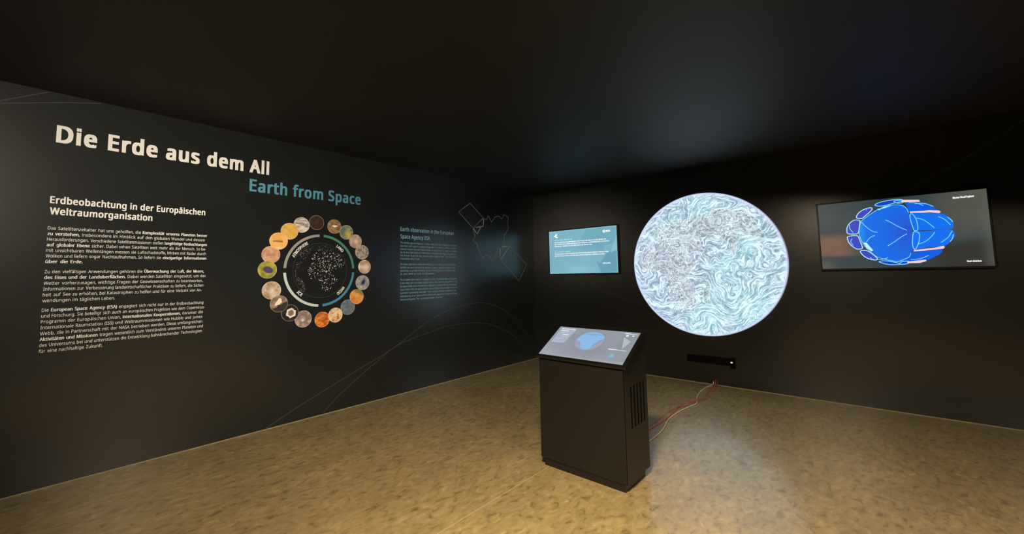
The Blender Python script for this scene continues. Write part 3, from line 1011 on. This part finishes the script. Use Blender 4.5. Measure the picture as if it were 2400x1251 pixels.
for vt, pt_, ls, lab in GER:
    paragraph(-6.512, vt, pt_, ls, lab, M_WHITE, 0.0265, 0.0, 0.030, group='German paragraphs')

letters('english_heading_lettering', 'small pale teal two-line heading above the teal English paragraphs', 'lettering',
        [set_line('Earth observation in the European', -3.123, -2.115, 2.252, 0.055, 0.018, 3, 1.04), set_line('Space Agency ESA', -3.122, -2.591, 2.148, 0.055, 0.018, 3, 1.04)], M_TEALPALE, gap=0.012, part='word')
ENG = [
    (2.085, 0.0456, [
        ('The satellite age has helped us to better understand the complexity of our planet,', 1.077),
        ('especially with regard to global change and its challenges. Different satellite', 1.06),
        ('missions ensure long-term observations on a global level. In doing so, satellites', 1.08),
        ('see far more than humans do. With invisible wavelengths they measure air pollutants,', 1.05),
        ('look through clouds with radar and even deliver images at night. They provide unique', 1.07),
        ('information about Earth.', 0.34)], 'top teal English paragraph under the small heading'),
    (1.779, 0.0453, [
        ('The many applications include the monitoring of air, oceans, ice and land surfaces.', 1.047),
        ('Satellites are used to forecast the weather, to answer important questions of the', 1.03),
        ('geosciences, to provide information for better farming practices, to increase safety', 1.03),
        ('at sea and to help in disasters.', 0.62)], 'middle teal English paragraph, four lines'),
    (1.560, 0.0462, [
        ('The European Space Agency is engaged not only in Earth observation and research.', 1.066),
        ('It also takes part in European projects such as the Copernicus programme of the', 1.07),
        ('European Union and in international cooperations, among them the International', 1.06),
        ('Space Station (ISS) and space missions such as Hubble and James Webb, which are', 1.07),
        ('operated in partnership with NASA. These extensive activities contribute to the', 1.05),
        ('understanding of our planet and the universe and support the development of new', 1.07),
        ('technologies for a sustainable future.', 0.77)], 'bottom teal English paragraph, seven lines')]
for vt, pt_, ls, lab in ENG:
    paragraph(-3.124, vt, pt_, ls, lab, M_TEALPALE, 0.0265, 0.0, 0.02, group='English paragraphs')

# ------------------------------------------------------------------ ring diagram
RC = np.array([-4.2549, 1.6965])
FRG = Frame((0, RC[0], RC[1]), (0, 1, 0), (0, 0, 1))
rd = empty('ring_diagram', (0, RC[0], RC[1] - 0.434), 'thin four-coloured ring round a dotted map of Earth', 'diagram')
for a0, a1, rgb in ((93.5, 176.5, (150, 146, 142)), (3.5, 86.5, (70, 132, 112)), (-86.5, -3.5, (66, 132, 164)), (-176.5, -93.5, (188, 206, 204))):
    t = np.radians(np.linspace(a0, a1, 40))
    v, f = ribbon(FRG, np.c_[np.cos(t), np.sin(t)] * 0.418, 0.030, 0.0006, 0.002)
    build('ring_arc', v, f, mat('ring_colour', tuple(c * 1.1 for c in lin(rgb)), 0.5), rd)
for s, a, half, flip in (('ATMOSPHERE', 136, 19, False), ('LAND', 49, 8.5, False), ('OCEAN', -45, 9.5, True), ('ICE', -132.5, 5.5, True)):
    v, f = glyphs(s, 0.03, 2, 1.05)
    a_, b_ = v[:, 0].min(), v[:, 0].max()
    x = (v[:, 0] - (a_ + b_) / 2) / (b_ - a_) * 2 * half
    cap = 0.034
    y = v[:, 1] * cap / CAPR
    r0 = 0.345 if not flip else 0.378
    if flip:
        t = np.radians(a + x)
        rr_ = r0 - y
    else:
        t = np.radians(a - x)
        rr_ = r0 + y
    build('sector_label', FRG.p(np.c_[np.cos(t) * rr_, np.sin(t) * rr_, v[:, 2]], 0.002), f, M_WHITE, rd)
t = ang[::2]
v, f = ribbon(FRG, np.c_[np.cos(t), np.sin(t)] * 0.328, 0.004, 0.0006, 0.001, True)
build('globe_outline', v, f, M_FAINT, rd)
AFR = [[-0.126, 0.174], [-0.051, 0.227], [0.093, 0.218], [0.244, 0.196], [0.301, 0.104], [0.288, 0.025], [0.205, 0.037], [0.165, -0.028], [0.207, -0.132], [0.167, -0.17], [0.102, -0.252], [0.023, -0.243], [0.002, -0.153], [-0.045, -0.089], [-0.107, -0.107], [-0.158, -0.063], [-0.16, 0.024], [-0.111, 0.074]]
AMC = [[-0.078, 0.289], [-0.178, 0.273], [-0.261, 0.195], [-0.235, 0.11], [-0.306, 0.072], [-0.315, -0.025], [-0.277, -0.146], [-0.215, -0.258], [-0.167, -0.223], [-0.205, -0.136], [-0.255, -0.086], [-0.292, -0.001]]
for nm, poly, cnt, rmin, rmax, m in (('map_dots', AFR, 330, 0.0022, 0.0062, M_WHITE), ('map_dots', AMC, 150, 0.002, 0.004, mat('grey_dot', (0.3, 0.29, 0.28), 0.5)), ('map_dots', [[-0.05, 0.3], [0.1, 0.31], [0.2, 0.24], [0.24, 0.19], [0.1, 0.215], [-0.05, 0.23]], 70, 0.002, 0.004, mat('grey_dot', (0.3, 0.29, 0.28), 0.5))):
    poly = np.array(poly)
    P = []
    while len(P) < cnt:
        q = RNG.uniform(poly.min(0), poly.max(0))
        if inside(poly, np.array([q[0]]), np.array([q[1]]))[0]:
            r_ = rmin + (rmax - rmin) * RNG.random() ** 2.5
            hx = q + np.c_[np.cos(ang[::20]), np.sin(ang[::20])] * r_
            P.append((hx, [list(range(8))]))
    v, f = join(P)
    flat(nm, FRG, (v, f), 0.002, m, rd)['kind'] = 'stuff'

# ------------------------------------------------------------------ round picture discs
DISCS = [
    # y, z, radius, label, colour stops, noise frequency, stretch, feature
    (-4.319, 2.270, .089, 'dark brown round picture disc at top left of ring', [(46, 34, 26), (58, 42, 32), (72, 54, 44)], 3, (1, 1), None),
    (-4.496, 2.228, .091, 'white and grey streaked round picture disc', [(120, 108, 104), (196, 182, 172), (232, 222, 212)], 3, (0.6, 2.4), None),
    (-4.631, 2.144, .095, 'plain yellow round picture disc', [(206, 160, 74), (218, 174, 88), (226, 186, 104)], 2, (1, 1), None),
    (-4.746, 2.026, .096, 'orange round picture disc with dark brown streak', [(218, 160, 84), (230, 178, 100), (238, 196, 126)], 2, (1, 1), 'streak'),
    (-4.822, 1.872, .096, 'plain pinkish brown round picture disc left of ring', [(176, 128, 100), (196, 150, 122), (210, 168, 140)], 3, (1, 1), None),
    (-4.854, 1.704, .096, 'green round picture disc with violet oval centre', [(110, 116, 52), (152, 150, 58), (186, 172, 74)], 2, (1, 1), 'violet'),
    (-4.805, 1.478, .099, 'large beige round picture disc with pale patch, lower left of ring', [(150, 124, 104), (190, 164, 142), (214, 194, 172)], 3, (1, 1), 'pale'),
    (-4.724, 1.326, .094, 'half grey half navy round picture disc with white patch', [(96, 84, 76), (132, 112, 100), (160, 138, 122)], 4, (1, 1), 'navy'),
    (-4.604, 1.216, .094, 'dark violet round picture disc with white hexagon', [(24, 20, 30), (36, 30, 40), (50, 40, 46)], 3, (1, 1), 'hexagon'),
    (-4.453, 1.136, .097, 'grey lilac round picture disc with pale swirl', [(128, 110, 108), (160, 140, 134), (186, 166, 156)], 3, (1, 1), 'swirl'),
    (-4.228, 1.110, .092, 'deep orange round picture disc with red streaks below ring', [(170, 72, 22), (216, 126, 52), (236, 168, 86)], 3, (0.8, 1.6), None),
    (-4.065, 1.149, .090, 'cream round picture disc with rust red blotches', [(160, 66, 38), (226, 190, 150), (240, 216, 180)], 3, (1, 1), None),
    (-3.903, 1.235, .095, 'slate blue round picture disc', [(84, 96, 112), (104, 116, 132), (126, 136, 148)], 4, (1, 1), None),
    (-3.785, 1.360, .095, 'orange round picture disc fading to green on top', [(206, 110, 44), (222, 144, 66), (232, 170, 88)], 3, (1, 1), 'greentop'),
    (-3.705, 1.536, .095, 'grey round picture disc with deep blue blotch', [(126, 124, 140), (158, 152, 160), (180, 174, 178)], 4, (1, 1), 'blueblot'),
    (-3.677, 1.742, .090, 'rosy beige round picture disc right of ring', [(170, 136, 124), (196, 164, 148), (226, 206, 190)], 2, (1, 1), 'paleright'),
    (-3.716, 1.931, .094, 'grey round picture disc with dark specks', [(96, 84, 76), (166, 156, 146), (186, 176, 164)], 5, (1, 1), None),
    (-3.810, 2.069, .088, 'pinkish grey round picture disc, upper right of ring', [(156, 126, 116), (182, 154, 140), (206, 182, 166)], 3, (1, 1), 'pale'),
    (-3.937, 2.177, .092, 'green, blue and yellow mottled round picture disc', [(74, 106, 108), (116, 132, 116), (198, 172, 86)], 3, (1, 1), 'yellow'),
    (-4.096, 2.239, .089, 'olive brown round picture disc with white patch', [(104, 76, 54), (142, 112, 78), (170, 138, 100)], 3, (1, 1), 'whitepatch')]


def disc_colours(x, y, stops, fr_, st, feat, seed):
    n = vnoise(x * st[0], y * st[1], fr_, seed, 4, 0.55)
    n = np.clip((n - 0.25) / 0.5, 0, 1)
    a, b, c = (nlin(s) for s in stops)
    col = np.where((n < 0.5)[:, None], a + (b - a) * (n / 0.5)[:, None], b + (c - b) * ((n - 0.5) / 0.5)[:, None])
    w_ = 0.25 * (vnoise(x, y, 4, seed + 50, 2) - 0.5)

    def put(rgb, mask, k=1.0):
        nonlocal col
        col = mix(col, nlin(rgb), np.clip(mask, 0, 1) * k)
    if feat == 'streak':
        put((150, 84, 30), sstep(0.14, 0.05, np.abs(y + 0.02 + 0.25 * x * x - 0.2 * (x < -0.2) * (-x - 0.2))) * sstep(0.6, 0.5, np.abs(x + 0.1)), 0.85)
    if feat == 'violet':
        put((78, 66, 106), sstep(1.1, 0.9, ((x - 0.05) * 0.92 - y * 0.38) ** 2 / 0.30 + ((x - 0.05) * 0.38 + y * 0.92) ** 2 / 0.14))
    if feat == 'pale':
        put((232, 214, 192), np.exp(-((x - 0.1) ** 2 + (y + 0.05) ** 2) / 0.08), 0.8)
    if feat == 'navy':
        put((34, 30, 40), sstep(0.05, -0.1, y - 0.5 * x + 0.15 + w_), 0.9)
        put((240, 226, 206), inside([(-0.4, 0.1), (-0.1, 0.6), (0.1, 0.7), (0.35, 0.2), (0.0, -0.1), (-0.5, -0.2)], x + w_, y + w_).astype(float))
    if feat == 'hexagon':
        hx = [(0.62 * math.cos(k * math.pi / 3 + 0.4) + 0.12, 0.62 * math.sin(k * math.pi / 3 + 0.4)) for k in range(6)]
        hi = [(0.38 * math.cos(k * math.pi / 3 + 0.4) + 0.12, 0.38 * math.sin(k * math.pi / 3 + 0.4)) for k in range(6)]
        put((236, 228, 214), inside(hx, x + w_ * 0.4, y + w_ * 0.4).astype(float))
        put((130, 112, 92), inside(hi, x + w_ * 0.4, y + w_ * 0.4).astype(float))
    if feat == 'swirl':
        r_ = np.hypot(x, y)
        put((120, 102, 98), sstep(0.1, 0.02, np.abs(r_ - 0.45 - 0.12 * np.arctan2(y, x) / 3)), 0.8)
        put((238, 228, 214), np.exp(-((x + 0.1) ** 2 / 0.03 + (y + 0.15) ** 2 / 0.02)))
    if feat == 'greentop':
        put((120, 132, 66), sstep(0.35, 0.75, y + 0.4 * x + w_), 0.9)
        put((240, 190, 120), np.exp(-((x + 0.1) ** 2 + (y - 0.1) ** 2) / 0.1), 0.6)
    if feat == 'blueblot':
        put((44, 42, 96), np.exp(-((x - 0.05 - 0.4 * y) ** 2 / 0.10 + (y - 0.05) ** 2 / 0.22)) * 1.3, 1.0)
        put((214, 196, 180), np.exp(-((x + 0.2) ** 2 / 0.05 + (y + 0.6) ** 2 / 0.04)), 0.9)
    if feat == 'paleright':
        put((240, 224, 206), np.exp(-((x - 0.15) ** 2 + (y + 0.1) ** 2) / 0.18), 0.8)
    if feat == 'yellow':
        put((216, 188, 84), np.exp(-((x - 0.2) ** 2 + (y + 0.15) ** 2) / 0.16), 0.85)
        put((70, 110, 120), np.exp(-((x + 0.5) ** 2 + (y - 0.2) ** 2) / 0.12), 0.7)
    if feat == 'whitepatch':
        put((244, 232, 206), inside([(-0.3, 0.15), (0.1, 0.2), (0.35, 0.25), (0.45, 0.05), (0.1, -0.1), (-0.25, -0.02)], x + w_, y + w_).astype(float))
    rr_ = np.hypot(x, y)
    put((235, 225, 210), sstep(0.93, 0.985, rr_), 0.30)
    return col * 1.05


LEV = [1, 2, 3, 4, 2, 3, 1, 3, 2, 1, 1, 2, 1, 3, 2, 1, 2, 1, 2, 1]
nd = 45
for k, (yy, zz, rr_, lab, stops, fr_, st, feat) in enumerate(DISCS):
    x, y = conc_disc(nd)
    fr0 = Frame((0, yy, zz), (0, 1, 0), (0, 0, 1))
    top = 0.003 * LEV[k]
    face = fr0.p(np.c_[x, y] * rr_, top)
    fc = grid_faces(nd, nd)
    bi = [i for i in range(nd)] + [j * nd + nd - 1 for j in range(1, nd)] + [(nd - 1) * nd + i for i in range(nd - 2, -1, -1)] + [j * nd for j in range(nd - 2, 0, -1)]
    back = face[bi].copy()
    back[:, 0] = 0.0006
    n0 = len(face)
    m0 = len(bi)
    fc += [[bi[(i + 1) % m0], bi[i], n0 + i, n0 + (i + 1) % m0] for i in range(m0)]
    col = disc_colours(x, y, stops, fr_, st, feat, 60 + k)
    o = build('picture_disc', np.concatenate([face, back]), fc, M_PRINT, None, False, np.concatenate([col, col[bi]]))
    tag(o, lab, 'disc', 'round picture discs around the ring diagram')

# ------------------------------------------------------------------ satellite line drawing
SAT = {
    'panel_outline': [[[-1.744, 2.812], [-2.006, 2.638], [-1.684, 2.403], [-1.417, 2.582], [-1.744, 2.812]], [[-0.742, 2.128], [-0.247, 1.798], [-0.496, 1.49], [-0.997, 1.874]]],
    'yoke_outline': [[[-1.417, 2.591], [-1.437, 2.447], [-1.684, 2.399], [-1.417, 2.591]], [[-1.684, 2.399], [-1.579, 2.306], [-1.495, 2.434]], [[-1.018, 2.111], [-0.742, 2.132], [-0.997, 1.883], [-1.018, 2.111]]],
    'body_outline': [[[-1.417, 2.582], [-1.345, 2.571], [-1.305, 2.647], [-1.223, 2.536], [-1.128, 2.636], [-1.032, 2.663], [-0.944, 2.616], [-0.886, 2.706], [-0.764, 2.66], [-0.796, 2.563], [-0.77, 2.461], [-0.888, 2.312], [-0.905, 2.209], [-0.878, 2.163], [-1.019, 2.102], [-1.075, 2.045], [-1.145, 1.917], [-1.218, 1.858], [-1.289, 1.931], [-1.391, 1.955], [-1.456, 1.893], [-1.516, 1.961], [-1.599, 2.149], [-1.683, 2.179], [-1.633, 2.268], [-1.684, 2.394]]],
    'body_detail': [[[-1.109, 2.281], [-1.178, 2.204], [-1.13, 2.235]], [[-1.155, 2.061], [-1.21, 1.987]], [[-1.40, 2.33], [-1.38, 2.31]], [[-1.44, 2.21], [-1.41, 2.23]], [[-1.25, 2.15], [-1.20, 2.10]]]}
st_ = empty('satellite_drawing', (0, -1.1, 1.49), 'thin grey line drawing of a satellite with two solar panels', 'drawing')
M_PANEL = mat('dim_panel_film', (0.016, 0.016, 0.015), 0.30, 1.0)
M_BODY = mat('dim_body_film', (0.013, 0.0135, 0.013), 0.30, 1.0)
M_YOKE = mat('light_line_vinyl', (0.42, 0.41, 0.38), 0.5)
for nm, ls in SAT.items():
    for l in ls:
        q = []
        for a, b in zip(l[:-1], l[1:]):
            q += [np.array(a) + (np.array(b) - np.array(a)) * t_ for t_ in (0.0, 0.5)]
        q.append(np.array(l[-1]))
        wd = {'panel_outline': 0.011, 'yoke_outline': 0.018, 'body_outline': 0.011, 'body_detail': 0.009}[nm]
        v, f = ribbon(LEFT, q, wd, 0.0006, 0.003)
        build(nm, v, f, {'yoke_outline': M_YOKE, 'body_outline': M_LINE, 'panel_outline': M_LINE}.get(nm, mat('detail_vinyl', (0.12, 0.12, 0.115), 0.5)), st_)
for pl in ([[-1.744, 2.812], [-2.006, 2.638], [-1.684, 2.403], [-1.417, 2.582]], [[-0.742, 2.128], [-0.247, 1.798], [-0.496, 1.49], [-0.997, 1.874]]):
    v, f = prism(LEFT, pl, 0.0006, 0.0015)
    build('panel_film', v, f, M_PANEL, st_)
v, f = prism(LEFT, SAT['body_outline'][0], 0.0006, 0.0012)
build('body_film', v, f, M_BODY, st_)

# ------------------------------------------------------------------ thin orbit lines on both walls
ORB = [
    (LEFT, [[-4.821, 0.011], [-4.54, 0.137], [-4.26, 0.246], [-3.787, 0.426], [-3.431, 0.557], [-3.138, 0.682], [-2.82, 0.852], [-2.474, 1.0], [-2.095, 1.105], [-1.682, 1.148], [-1.292, 1.114], [-0.906, 0.969], [-0.634, 0.791], [-0.30, 0.50], [-0.05, 0.22]], 'higher of two thin arched lines low on the titled wall'),
    (LEFT, [[-4.196, 0.017], [-4.029, 0.159], [-3.786, 0.319], [-3.523, 0.475], [-3.238, 0.636], [-2.929, 0.724], [-2.593, 0.783], [-2.227, 0.837], [-1.687, 0.83], [-1.238, 0.75], [-0.747, 0.546], [-0.468, 0.356], [-0.2, 0.12]], 'lower of two thin arched lines low on the titled wall'),
    (LEFT, [[-7.0, 2.93], [-6.813, 2.996], [-6.615, 3.06], [-6.398, 3.126], [-6.25, 3.165]], 'faint thin line by the ceiling above the title, nearer to it'),
    (LEFT, [[-7.0, 2.91], [-6.814, 3.016], [-6.751, 3.053], [-6.65, 3.115], [-6.56, 3.168]], 'faint thin line by the ceiling at far left edge, steeper one'),
    (BACK, [[1.095, 1.578], [1.123, 1.553], [1.271, 1.447], [1.51, 1.287], [1.741, 1.212], [1.998, 1.135], [2.174, 1.106]], 'faint thin curved line between teal screen and globe disc'),
    (BACK, [[4.140, 1.758], [4.185, 1.774], [4.322, 1.822], [4.452, 1.850]], 'upper faint thin line between globe disc and wide monitor'),
    (BACK, [[4.140, 1.667], [4.248, 1.705], [4.35, 1.76], [4.452, 1.829]], 'lower faint thin line between globe disc and wide monitor'),
    (BACK, [[5.215, 2.430], [5.3, 2.483], [5.511, 2.618], [5.709, 2.731], [5.991, 2.935], [6.168, 3.068]], 'faint thin line rising above the wide monitor')]
for k, (fr0, pts, lab) in enumerate(ORB):
    h0 = 0.0003 + 0.0005 * (k % 2)
    v, f = ribbon(fr0, smooth_pts(pts, 8), 0.0075, h0, h0 + 0.0003)
    tag(build('orbit_line', v, f, M_FAINT), lab, 'line', 'thin orbit lines')
